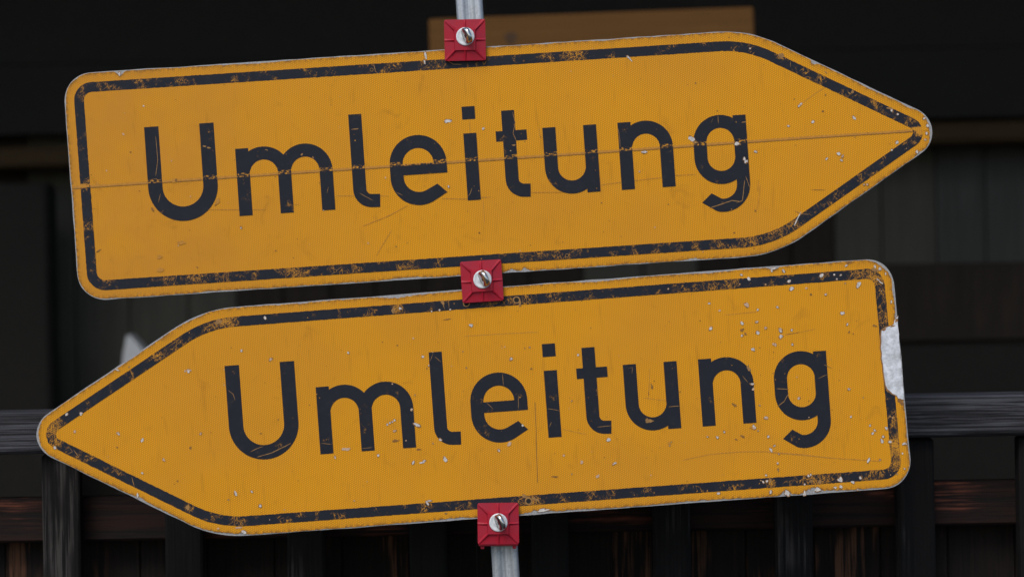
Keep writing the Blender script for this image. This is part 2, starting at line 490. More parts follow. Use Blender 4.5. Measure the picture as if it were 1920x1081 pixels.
# ------------------------------------------------------------------ arrow signs
def fillet(poly, rad, inset, step=2.4, arcn=None):
    """convex polygon (counter-clockwise), inset, corners rounded to rad-inset. Same number of points for every inset."""
    n = len(poly); out = []
    P = [Vector(p) for p in poly]
    lines = []
    for i in range(n):
        a, b = P[i], P[(i + 1) % n]
        d = (b - a).normalized(); nrm = Vector((-d.y, d.x))
        lines.append((a + nrm * inset, d, (b - a).length))
    C = []
    for i in range(n):
        p, d, _ = lines[i - 1]; q, e, _ = lines[i]
        den = d.x * e.y - d.y * e.x
        t = ((q.x - p.x) * e.y - (q.y - p.y) * e.x) / den
        C.append(p + d * t)
    seg = []
    for i in range(n):
        d = lines[i - 1][1]; e = lines[i][1]
        turn = math.acos(max(-1, min(1, d.dot(e))))
        r = max(rad[i] - inset, 1.0)
        tl = r * math.tan(turn / 2)
        s, f = C[i] - d * tl, C[i] + e * tl
        cen = s + Vector((-d.y, d.x)) * r
        k = max(6, int(rad[i] * turn / step))
        a0 = math.atan2(s.y - cen.y, s.x - cen.x)
        seg.append((s, f, [cen + Vector((math.cos(a0 + turn * j / k), math.sin(a0 + turn * j / k))) * r for j in range(k + 1)]))
    for i in range(n):
        out += seg[i][2]
        a, b = seg[i][1], seg[(i + 1) % n][0]
        k = max(2, int(lines[i][2] / step))
        out += [a.lerp(b, j / k) for j in range(1, k)]
    return out

def stroke(path, w, cap0=None, cap1=None):
    """outline of a pen stroke with butt ends; cap = (left point, right point) overrides an end"""
    L, Rr = [], []
    n = len(path)
    for i, p in enumerate(path):
        a = Vector(path[max(i - 1, 0)]); b = Vector(path[min(i + 1, n - 1)])
        d = (b - a).normalized(); nn = Vector((-d.y, d.x)) * (w / 2)
        p = Vector(p)
        L.append(p + nn); Rr.append(p - nn)
    if cap1: L[-1], Rr[-1] = Vector(cap1[0]), Vector(cap1[1])
    if cap0: L[0], Rr[0] = Vector(cap0[0]), Vector(cap0[1])
    return [tuple(q) for q in L] + [tuple(q) for q in reversed(Rr)]

def arcp(cx, cy, r, a0, a1, n=22):
    return [(cx + r * math.cos(R(a0 + (a1 - a0) * i / n)), cy + r * math.sin(R(a0 + (a1 - a0) * i / n))) for i in range(n + 1)]

def rect(x0, x1, z0, z1): return [(x0, z0), (x1, z0), (x1, z1), (x0, z1)]
W = 24.6
def G_U():
    w = 27.0; r = 65.3 - w / 2
    return [stroke([(w / 2, 178)] + arcp(65.3, 63.3, r, 180, 360, 40) + [(130.6 - w / 2, 178)], w)]
def arch(u0, u1):      # from left stem centre over to a right stem standing on the baseline
    c = (u0 + u1) / 2; r = (u1 - u0) / 2
    return stroke(arcp(c, 76.0, r, 168, 0, 30) + [(u1, 0)], W)
def G_m(): return [rect(0, W, 0, 126), arch(12.3, 89.8), arch(89.8, 167.7)]
def G_n(): return [rect(0, W, 0, 126), arch(12.3, 88.8)]
def G_u(): return [[(101.1 - x, 126 - z) for x, z in poly] for poly in G_n()]
def hook(u, topv, endu):
    r = 22.0
    p = [(u, topv), (u, 12 + r)] + arcp(u + r, 12 + r, r, 180, 262, 12)[1:] + [(endu, 11.4)]
    o = stroke(p, W)
    return o
def G_l(): return [hook(12.3, 175.5, 49.0)]
def G_i(): return [rect(0, W, 0, 125.5), rect(0, W, 151.3, 175.7)]
def G_t(): return [hook(12.3, 163.3, 45.5), rect(-12.6, 0.02, 105.7, 125.3), rect(W - 0.02, 45.4, 105.7, 125.3)]
def G_e():
    r = 53.5 - W / 2
    p = [(107 - W / 2, 55.0)] + arcp(53.5, 75.3, r, 0, 180, 36) + arcp(53.5, 51.0, r, 180, 300, 30)
    p += [(53.5 + 42.0, 51 - 24.4)]
    return [stroke(p, W, cap1=((53.5 + 33.6, 51 - 15.5), (53.5 + 51.0, 51 - 32.5))), rect(20, 94, 55.0, 75.0)]
def G_g():
    r = 38.2
    bowl = stroke(arcp(50.6, 77.3, r, 8, 180, 32) + arcp(50.6, 48.7, r, 180, 352, 32), W)
    tail = [(88.8, 125.2), (88.8, -3.4)] + arcp(50.5, -3.4, r, 0, -105, 34)[1:] + [(50.5 - 31.8, -3.4 - 23.0)]
    return [bowl, stroke(tail, W, cap1=((50.5 - 41.5, -3.4 - 30.5), (50.5 - 22.8, -3.4 - 14.3)))]
TEXT = [('U', G_U, -167.4), ('m', G_m, 0.0), ('l', G_l, 216.0), ('e', G_e, 287.2), ('i', G_i, 428.8),
        ('t', G_t, 502.2), ('u', G_u, 577.3), ('n', G_n, 718.5), ('g', G_g, 858.0)]

def blob(rng, cx, cz, rx, rz=None, rot=0.0, jag=0.35, n=None):
    rz = rz or rx; n = n or max(6, int(5 + rx))
    out = []
    for i in range(n):
        a = i * math.tau / n; q = 1 + rng.uniform(-jag, jag)
        x, z = rx * q * math.cos(a), rz * q * math.sin(a)
        out.append((cx + x * math.cos(rot) - z * math.sin(rot), cz + x * math.sin(rot) + z * math.cos(rot)))
    return out

class Sign:
    def __init__(s, theta, anchor, label, corners, rad, base_ref, mats, seam=None, bites=(), wear=(), holes=(), seed=1, group=None):
        s.th = R(theta); s.anchor = anchor; s.rng = random.Random(seed)
        s.root = tag(empty('direction_sign', at(*anchor), (0, -(s.th - ROLL), 0)), label, 'road sign', group)
        poly = [s.loc(*c) for c in corners]
        if sum(poly[i][0] * poly[(i + 1) % len(poly)][1] - poly[(i + 1) % len(poly)][0] * poly[i][1] for i in range(len(poly))) < 0:
            poly.reverse(); rad = list(reversed(rad))
        s.poly, s.rad = poly, rad
        sheet_mat, print_border, print_letter = mats
        # plate
        nz = lambda p, f, k=0: mnoise.noise(Vector((p[0] * f, p[1] * f, k + seed * 3.7)))
        pts = [(p.x + 0.9 * nz(p, 0.03, 1), p.y + 0.9 * nz(p, 0.03, 2)) for p in fillet(poly, rad, 0)]
        bm = bmesh.new(); prism(bm, [(x * S, z * S) for x, z in pts], 0.0, 0.003)
        obj('plate', bm, M['edge'], s.root)
        # yellow sheeting: jagged where it has lifted off the rim
        bl = [(Vector(s.loc(x, y)), r, d) for x, y, r, d in bites]
        levels = [(1.1, 1.0), (4.0, 0.55), (7.0, 0.18), (13.0, 0.03), (17.0, 0.0)]
        rows = []
        base_out = fillet(poly, rad, 0)
        for li, (ins, ev) in enumerate(levels):
            row = []
            for q, p in zip(base_out, fillet(poly, rad, ins)):
                extra = 0.0
                if li < 4:
                    j = 0.9 * max(0, nz(q, 0.05, 5)) * 1.6 + 1.2 * max(0.0, nz(q, 0.25, 9)) + 0.5 * nz(q, 0.6, 3)
                    for c, r, d in bl:
                        dd = (q - c).length / r
                        if dd < 2.2: j += d * math.exp(-dd * dd) * (1 + 0.45 * nz(q, 0.22, 12) + 0.3 * nz(q, 0.6, 7))
                    extra = j * (1.0, 0.95, 0.8, 0.5)[li]
                inward = (p - q); inward = inward / max(inward.length, 1e-6)
                row.append(p + inward * max(min(extra, (11.5, 10.5, 8.5, 3.4, 0)[li]), -1.0))
            rows.append(row)
        bm = bmesh.new(); lay = bm.verts.layers.float.new('edge')
        vrows = []
        for (ins, ev), row in zip(levels, rows):
            vr = []
            for p in row:
                v_ = bm.verts.new((p.x * S, 0, p.y * S)); v_[lay] = ev; vr.append(v_)
            vrows.append(vr)
        N = len(vrows[0])
        for a, b in zip(vrows, vrows[1:]):
            for i in range(N):
                bm.faces.new((a[i], a[(i + 1) % N], b[(i + 1) % N], b[i]))
        for t in tessellate_polygon([[Vector((p.x, p.y, 0)) for p in rows[-1]]]):
            try: bm.faces.new([vrows[-1][i] for i in t])
            except ValueError: pass
        bmesh.ops.recalc_face_normals(bm, faces=bm.faces[:])
        for f in bm.faces:
            f.normal_update()
        if sum(f.normal.y * f.calc_area() for f in bm.faces) > 0:
            bmesh.ops.reverse_faces(bm, faces=bm.faces[:])
        if seam is not None:
            for up in (True, False):
                b2 = bm.copy()
                bmesh.ops.bisect_plane(b2, geom=b2.verts[:] + b2.edges[:] + b2.faces[:], plane_co=(0, 0, seam * S), plane_no=(0, 0, 1),
                                       clear_outer=not up, clear_inner=up)
                y = -0.0009 if up else -0.0005
                for v_ in b2.verts: v_.co.y = y
                s.solid(obj('sheeting', b2, sheet_mat, s.root), 0.0006 if up else 0.0004)
            bm.free()
        else:
            for v_ in bm.verts: v_.co.y = -0.0007
            s.solid(obj('sheeting', bm, sheet_mat, s.root), 0.0006)
        # black border line, finely divided so that its wear can vary along it
        wl = [(Vector(s.loc(x, y)), r, 1.1 * k ** 1.7) for x, y, r, k in wear]
        bm = bmesh.new(); lay = bm.verts.layers.float.new('wear')
        K = 7; rows = []
        for li in range(K):
            ins = 18.2 + 18.4 * li / (K - 1)
            row = []
            for p in fillet(poly, rad, ins):
                jx = 0.0
                if li in (0, K - 1):
                    jx = 0.5 * nz(p, 0.5, 21 + li) + 0.5 * nz(p, 0.13, 31 + li)
                wv = 0.0
                for c, r, k in wl:
                    dd = (p - c).length / r
                    if dd < 2: wv = max(wv, k * math.exp(-dd * dd * 0.8))
                v_ = bm.verts.new(((p.x + jx) * S, -0.00106, (p.y + jx) * S)); v_[lay] = wv
                row.append(v_)
            rows.append(row)
        N = len(rows[0])
        for a, b in zip(rows, rows[1:]):
            for i in range(N):
                f = bm.faces.new((a[i], a[(i + 1) % N], b[(i + 1) % N], b[i]))
        bm.normal_update()
        if sum(f.normal.y for f in bm.faces) > 0: bmesh.ops.reverse_faces(bm, faces=bm.faces[:])
        s.solid(obj('border', bm, print_border, s.root), 0.0004)
        # letters
        bu, bv = s.loc(*base_ref)
        for ch, fn, u0 in TEXT:
            bm = bmesh.new()
            for k, poly_ in enumerate(fn()):
                prism(bm, [((bu + u0 + x) * S, (bv + z) * S) for x, z in poly_], -0.00106 - 0.00003 * k, -0.0004)
            o = obj('letter', bm, print_letter, s.root)
            o['label'] = 'dark blue letter %s of the sign' % ch
        # drilled holes, not cut: flat discs painted with the dark inside
        for x, y, r, rim in holes:
            u, v_ = s.loc(x, y)
            bm = bmesh.new()
            flat(bm, [((u + (r + rim) * math.cos(a)) * S, (v_ + (r + rim) * math.sin(a)) * S) for a in [i * math.tau / 20 for i in range(20)]], -0.00118, 1)
            flat(bm, [((u + r * math.cos(a)) * S, (v_ + r * math.sin(a)) * S) for a in [i * math.tau / 18 for i in range(18)]], -0.00122, 0)
            obj('bolt_hole', bm, [M['hole'], M['ochre']], s.root)
    def solid(s, o, t):
        m_ = o.modifiers.new('thickness', 'SOLIDIFY'); m_.thickness = t; m_.offset = -1
        return o
    def loc(s, px, py):
        dx, dy = px - s.anchor[0], py - s.anchor[1]
        c, n = math.cos(s.th), math.sin(s.th)
        return (dx * c - dy * n, -dx * n - dy * c)
    def marks(s, chips, scratches, specks):
        rng = s.rng
        bm = bmesh.new()
        names = ['chip', 'pink', 'rim', 'dirt', 'faint', 'ochre']
        for c in chips:
            kind, x, y, rx = c[:4]
            rz = c[4] if len(c) > 4 else rx * rng.uniform(0.7, 1.0)
            rot = R(c[5]) if len(c) > 5 else rng.uniform(0, 3)
            if len(c) <= 4: rot = rng.uniform(0, 3)
            u, v_ = s.loc(x, y)
            rx *= 0.86; rz *= 0.86
            if kind in ('w', 'p'):
                sub = [(0, 0, 1.0)]
                if rx > 2.4:      # several neighbouring cells of the sheeting broken out
                    sub = [(rng.uniform(-.55, .55), rng.uniform(-.55, .55), rng.uniform(.4, .75)) for _ in range(rng.randint(3, 5))]
                for sx, sz, q in sub:
                    ox, oz = sx * rx, sz * rz
                    ox, oz = ox * math.cos(rot) - oz * math.sin(rot), ox * math.sin(rot) + oz * math.cos(rot)
                    flat(bm, [(a * S, b * S) for a, b in blob(rng, u + ox, v_ + oz, rx * q + 0.7, rz * q + 0.7, rot, 0.35, rng.randint(6, 9))], -0.00118 - rng.uniform(0, 3e-5), 2)
                    flat(bm, [(a * S, b * S) for a, b in blob(rng, u + ox, v_ + oz, rx * q, rz * q, rot, 0.4, rng.randint(5, 8))], -0.00123 - rng.uniform(0, 3e-5), 0 if kind == 'w' or rng.random() < .3 else 1)
            else:
                mi = {'b': 3, 'o': 5, 'r': 1, 'f': 4}[kind]
                flat(bm, [(a * S, b * S) for a, b in blob(rng, u, v_, rx, rz, rot, 0.42)], -0.00118 - rng.uniform(0, 3e-5), mi)
        o = obj('chips', bm, [M[k] for k in names], s.root); o['kind'] = 'stuff'
        bm = bmesh.new()
        for kind, w, pts in scratches:
            mi = {'b': 3, 'o': 5, 'w': 0, 'f': 4}[kind]
            path = []
            P = [Vector(s.loc(*p)) for p in pts]
            for a, b in zip(P, P[1:]):
                k = max(1, int((b - a).length / 5))
                path += [a.lerp(b, i / k) for i in range(k)]
            path.append(P[-1])
            path = [p + Vector((0.35 * mnoise.noise(Vector((p.x * .2, p.y * .2, 3))), 0.35 * mnoise.noise(Vector((p.x * .2, p.y * .2, 8))))) for p in path]
            prev = None; y = (-0.00095 if kind in 'fb' else -0.00118) - rng.uniform(0, 3e-5)
            for i, p in enumerate(path):
                a = path[max(0, i - 1)]; b = path[min(len(path) - 1, i + 1)]
                d = (b - a).normalized(); nn = Vector((-d.y, d.x))
                ww = (w * (0.8 if kind == 'o' else 1)) / 2 * (0.75 + 0.5 * abs(mnoise.noise(Vector((p.x * .11, p.y * .11, 1.5))))) * (0.3 if i in (0, len(path) - 1) else 1)
                cur = (bm.verts.new(((p + nn * ww).x * S, y, (p + nn * ww).y * S)), bm.verts.new(((p - nn * ww).x * S, y, (p - nn * ww).y * S)))
                if prev:
                    f = bm.faces.new((prev[0], prev[1], cur[1], cur[0])); f.material_index = mi; f.normal_update()
                    if f.normal.y > 0: f.normal_flip()
                prev = cur
        o = obj('scratches', bm, [M[k] for k in names], s.root); o['kind'] = 'stuff'
        return o

def inside(pt, poly, margin):
    n = len(poly)
    for i in range(n):
        a, b = Vector(poly[i]), Vector(poly[(i + 1) % n])
        d = (b - a).normalized()
        if d.x * (pt[1] - a.y) - d.y * (pt[0] - a.x) < margin: return False
    return True

# ---- upper sign, arrow to the right
A1 = (903, 300)
th1, th2 = 3.9, 4.15
_c, _s = math.cos(R(th1)), math.sin(R(th1))
_dx, _dy = 900 - A1[0], 302.0 - A1[1]
SEAM = -_dx * _s - _dy * _c
dull = (250 - A1[0])
m1 = (make_sheeting('yellow_sheeting_upper', 1, dull), make_print('border_print_upper', 1, SEAM, -0.02, dull), make_print('letter_print_upper', 1.3, SEAM, -0.32, dull))
wear1 = [(165, 165, 25, .55), (262, 153, 18, .7), (360, 146, 60, .2), (440, 143, 25, .4), (520, 138, 40, .3), (700, 130, 40, .5), (780, 125, 60, .55),
         (1080, 104, 26, 1.0), (960, 113, 80, .4), (1150, 99, 60, .35), (1300, 88, 80, .3), (152, 290, 15, .6), (155, 350, 9, .9), (158, 383, 8, .7), (170, 470, 40, .4),
         (190, 522, 22, .4), (318, 524, 14, .9), (395, 518, 55, .8), (480, 513, 40, .5), (560, 507, 30, .85), (650, 503, 120, .5), (780, 496, 50, .6),
         (960, 484, 50, .6), (1030, 481, 30, .7), (1080, 477, 30, .6), (1200, 467, 90, .55), (1290, 461, 60, .6), (1400, 450, 50, .75), (1450, 435, 40, .8), (1500, 412, 30, .6),
         (1600, 345, 60, .4), (1690, 205, 30, .55), (1665, 200, 22, .6), (1600, 160, 60, .35), (1725, 247, 9, 1.6), (1465, 104, 8, 1.2), (1543, 138, 12, .9)]
bites1 = [(225, 133, 6, 9), (480, 118, 60, 2), (420, 545, 50, 1.5), (760, 524, 40, 2.5), (1528, 114, 6, 6), (1745, 240, 22, 4), (1724, 285, 6, 4), (960, 510, 10, 5),
          (985, 508, 6, 7), (1300, 490, 12, 3), (1130, 78, 20, 2), (132, 400, 60, 1.2), (118, 185, 20, 1.5), (1640, 172, 40, 1.6), (690, 107, 40, 1.2), (1700, 200, 12, 2), (200, 560, 30, 1.2)]
sign1 = Sign(th1, A1, 'upper yellow detour sign with its arrow pointing right and a seam across the letters',
             [(117.3, 139.4), (1404.2, 56.1), (1793.9, 240.3), (1456.9, 477.7), (148.6, 564.8)], [52, 230, 47, 230, 52], (449.3, 404.9), m1,
             seam=SEAM, bites=bites1, wear=wear1, holes=[(1063, 478.5, 2.6, 0.8), (697, 131, 2.6, 0.8), (628.5, 507.5, 2.4, 0.7)], seed=3,
             group='yellow detour arrow signs')
chips1 = [('w', 225, 138, 5, 4), ('w', 269, 199, 2), ('r', 232, 252, 3), ('b', 245, 285, 2), ('r', 200, 320, 2), ('w', 840, 228, 7, 4, -5), ('w', 906, 241, 2.6), ('w', 841, 350, 2.6),
          ('r', 723, 333, 2.2), ('w', 1296, 262, 6, 6), ('o', 1303, 266, 5, 3), ('w', 1381, 270, 8, 3.4, 3), ('w', 1398, 301, 4.5, 6.5, 0), ('w', 1207, 285, 8, 2.4, 4), ('w', 1417, 284, 3), ('r', 1199, 322, 2),
          ('p', 1499, 197, 6, 3.4, 30), ('w', 1524, 228.5, 4, 3.4), ('w', 1478, 236, 3), ('w', 1600, 221, 5.5, 3.6), ('b', 1543, 209, 2.2, 3.4), ('b', 1548, 178, 2.6), ('w', 1550, 297, 3), ('w', 1573, 289, 4.4, 3),
          ('p', 1580, 293, 3), ('p', 1578, 300, 2.8), ('w', 1682, 267, 4.4, 3), ('w', 1672, 281, 2), ('b', 1416, 395, 2.4), ('b', 1376, 436, 2), ('w', 1733, 222, 3, 4), ('w', 1739, 236, 2.6, 4), ('w', 1737, 250, 2.6, 3), ('p', 1735, 262, 2.6, 2), ('w', 1719, 285, 3, 4),
          ('p', 1620, 346, 2.4), ('p', 1626, 346, 2.4), ('w', 1180, 110, 8, 1.6, -50), ('w', 798, 104, 2.4, 8, 5), ('w', 796, 116, 1.6, 5, 10), ('w', 452, 427, 2.4), ('r', 690, 456, 2), ('b', 743, 462, 2), ('b', 899, 436, 2), ('r', 975, 470, 1.6),
          ('f', 327, 339, 5, 4, 0), ('b', 330, 338, 3, 3, 0), ('f', 408, 378, 5, 9, -45), ('b', 406, 382, 2, 5, -45), ('b', 286, 392, 2, 6, 30), ('b', 1013, 256, 1.2, 3.6, 40), ('b', 1304, 156, 2.2), ('b', 1345, 208, 1.6), ('b', 1380, 229, 1.6),
          ('o', 383, 274, 4, 2, -20), ('o', 392, 277, 4, 1.6, -10), ('o', 566, 289.5, 2.4), ('o', 587, 295, 1.4, 4, 20), ('o', 500, 281, 4, 1, -25), ('o', 666, 242, 7, 1, 5), ('o', 964, 272, 5, 1.6, 0), ('o', 1395, 229, 5, 1.2, 12),
          ('o', 1598, 172, 3, 5, -40), ('o', 1593, 175, 3, 2), ('o', 1465, 104, 5, 6, -20), ('o', 1548, 136, 2, 4), ('w', 1406, 91, 2), ('b', 265, 152, 3, 3), ('f', 340, 455, 9, 4, 0), ('f', 300, 482, 6, 4, 0), ('f', 300, 505, 8, 5, 20),
          ('b', 185, 470, 6, 1.6, 25), ('b', 517, 470, 2), ('b', 370, 501, 2), ('b', 440, 300, 1.4), ('b', 550, 483, 1.4), ('w', 1683, 214, 2), ('w', 1672, 207, 2.4), ('o', 1668, 203, 6, 2.4, -15), ('r', 1228, 426, 2), ('b', 1253, 383, 1.6), ('b', 1128, 380, 2)]
scr1 = [('f', 4.5, [(136, 351.5), (270, 342.5), (540, 324), (900, 300), (1200, 279.5), (1520, 257), (1712, 244.5)]), ('b', 1.5, [(136, 354), (270, 345), (540, 326.5), (900, 302.6), (1200, 282), (1520, 259.5), (1712, 247)]), ('w', 2.2, [(1502, 397), (1495, 410), (1489, 423)]), ('f', 1.4, [(1502, 195), (1530, 175), (1550, 162)]),
        ('f', 1.3, [(390, 393), (440, 393), (500, 393)]), ('f', 1.4, [(550, 384), (562, 383)]), ('f', 1.3, [(630, 367), (720, 367), (730, 368)]), ('f', 1.4, [(828, 372), (870, 373), (920, 369)]), ('f', 1.3, [(680, 424), (730, 404), (765, 385)]),
        ('f', 1.2, [(995, 361), (1060, 360)]), ('f', 1.2, [(1125, 347), (1170, 341), (1240, 333)]), ('f', 1.2, [(1265, 329), (1305, 327)]), ('b', 1.1, [(1520, 356), (1548, 356)]), ('f', 1.3, [(150, 392), (183, 391)]), ('f', 1.2, [(705, 480), (735, 430)]),
        ('f', 1.2, [(1422, 336), (1420, 360)]), ('f', 1.2, [(1425, 345), (1423, 372), (1420, 392)]), ('o', 1.6, [(1396, 337), (1394, 360), (1392, 376), (1380, 380)]), ('o', 2.0, [(1390, 378), (1372, 376), (1352, 383), (1330, 390)]), ('o', 1.4, [(1398, 330), (1406, 352)]),
        ('o', 1.4, [(961, 210), (966, 230), (962, 250), (968, 264)]), ('o', 1.3, [(885, 352), (882, 362), (878, 368)]), ('o', 1.3, [(292, 255), (296, 300), (292, 330)]), ('o', 1.2, [(301, 363), (297, 380)]), ('o', 1.2, [(1159, 240), (1162, 262), (1163, 276)]),
        ('o', 1.2, [(742, 360), (755, 366)]), ('o', 1.2, [(674, 362), (700, 376)]), ('b', 1.2, [(1078, 206), (1078, 212)]), ('o', 1.3, [(616, 350), (613, 362)]), ('o', 1.2, [(1346, 217), (1347, 232)]), ('o', 1.2, [(1337, 222), (1333, 230)]),
        ('o', 1.3, [(1482, 115), (1482, 126)]), ('o', 1.4, [(1489, 395), (1502, 401), (1518, 402)]), ('o', 1.5, [(700, 118), (704, 134), (712, 140)]), ('o', 1.2, [(618, 517), (640, 500)]), ('o', 1.4, [(833, 110), (850, 121), (866, 121)]), ('f', 1.2, [(880, 226), (882, 250)]),
        ('f', 1.2, [(906, 376), (909, 420)]), ('f', 1.3, [(1010, 240), (1013, 258)])]
for i in range(120):
    while True:
        x, y = sign1.rng.uniform(140, 1720), sign1.rng.uniform(70, 550)
        if inside(sign1.loc(x, y), sign1.poly, 6): break
    chips1.append((sign1.rng.choice('bbbffr'), x, y, sign1.rng.uniform(0.8, 1.6)))
sign1.marks(chips1, scr1, 0)

# ---- lower sign, arrow to the left
A2 = (920, 750)
m2 = (make_sheeting('yellow_sheeting_lower', 2), make_print('border_print_lower', 2, None, -0.04), make_print('letter_print_lower', 2.4, None, -0.28))
wear2 = [(425, 600, 20, 1.1), (395, 610, 40, .65), (330, 645, 30, .6), (297, 668, 12, 1.0), (100, 806, 20, 1.15), (100, 825, 15, 1.0), (140, 845, 30, .4), (250, 905, 12, .6), (352, 950, 9, .9),
         (430, 975, 28, .6), (565, 970, 22, .6), (500, 972, 50, .3), (640, 965, 15, .6), (745, 580, 13, 1.0), (830, 575, 60, .35), (690, 583, 50, .4), (1090, 555, 40, .6), (1160, 548, 40, .4),
         (1350, 528, 50, .6), (1370, 530, 20, .9), (1480, 521, 60, .5), (1610, 511, 26, .9), (1640, 520, 26, 1.0), (1658, 545, 18, .9), (1660, 600, 17, 1.05), (1688, 800, 24, .9), (1690, 840, 40, 1.15), (1688, 872, 28, 1.1),
         (1640, 890, 40, .8), (1540, 897, 25, .95), (1445, 905, 8, 1.2), (965, 940, 26, .8), (1000, 938, 18, .9), (1110, 930, 25, .6), (1000, 560, 50, .7), (1250, 540, 80, .4), (1210, 918, 6, .9), (1660, 760, 20, .4), (800, 945, 12, .8)]
bites2 = [(745, 553, 35, 4.5), (820, 548, 50, 1.5), (1130, 527, 50, 2.5), (1330, 509, 60, 2), (1450, 502, 10, 6), (1010, 963, 26, 6), (1080, 957, 40, 2.5), (1300, 942, 80, 2.5), (1475, 930, 9, 11), (1525, 926, 16, 10), (1560, 922, 30, 3),
          (860, 973, 30, 3), (780, 980, 60, 1.5), (1655, 500, 30, 3), (1680, 545, 25, 3.5), (1688, 660, 52, 15), (1697, 832, 6, 8), (290, 955, 60, 2.0), (262, 935, 14, 3), (420, 1003, 40, 2), (70, 830, 30, 2.4), (80, 790, 26, 1.5),
          (240, 680, 80, 1.6), (360, 592, 20, 2), (455, 1002, 7, 4), (550, 565, 60, 1.2), (1690, 780, 60, 1.5), (1640, 917, 60, 1.8)]
sign2 = Sign(th2, A2, 'lower yellow detour sign, arrow pointing left, bare metal patch at its right edge',
             [(379.8, 579.4), (1672.1, 482.0), (1712.0, 912.0), (404.0, 1007.4), (21.8, 819.7)], [230, 52, 52, 230, 47], (600.9, 850.9), m2,
             bites=bites2, wear=wear2, holes=[(968.5, 562, 4.6, 2.4), (874.5, 568.5, 4.6, 2.0), (991, 938.5, 4.6, 2.6)], seed=8, group='yellow detour arrow signs')
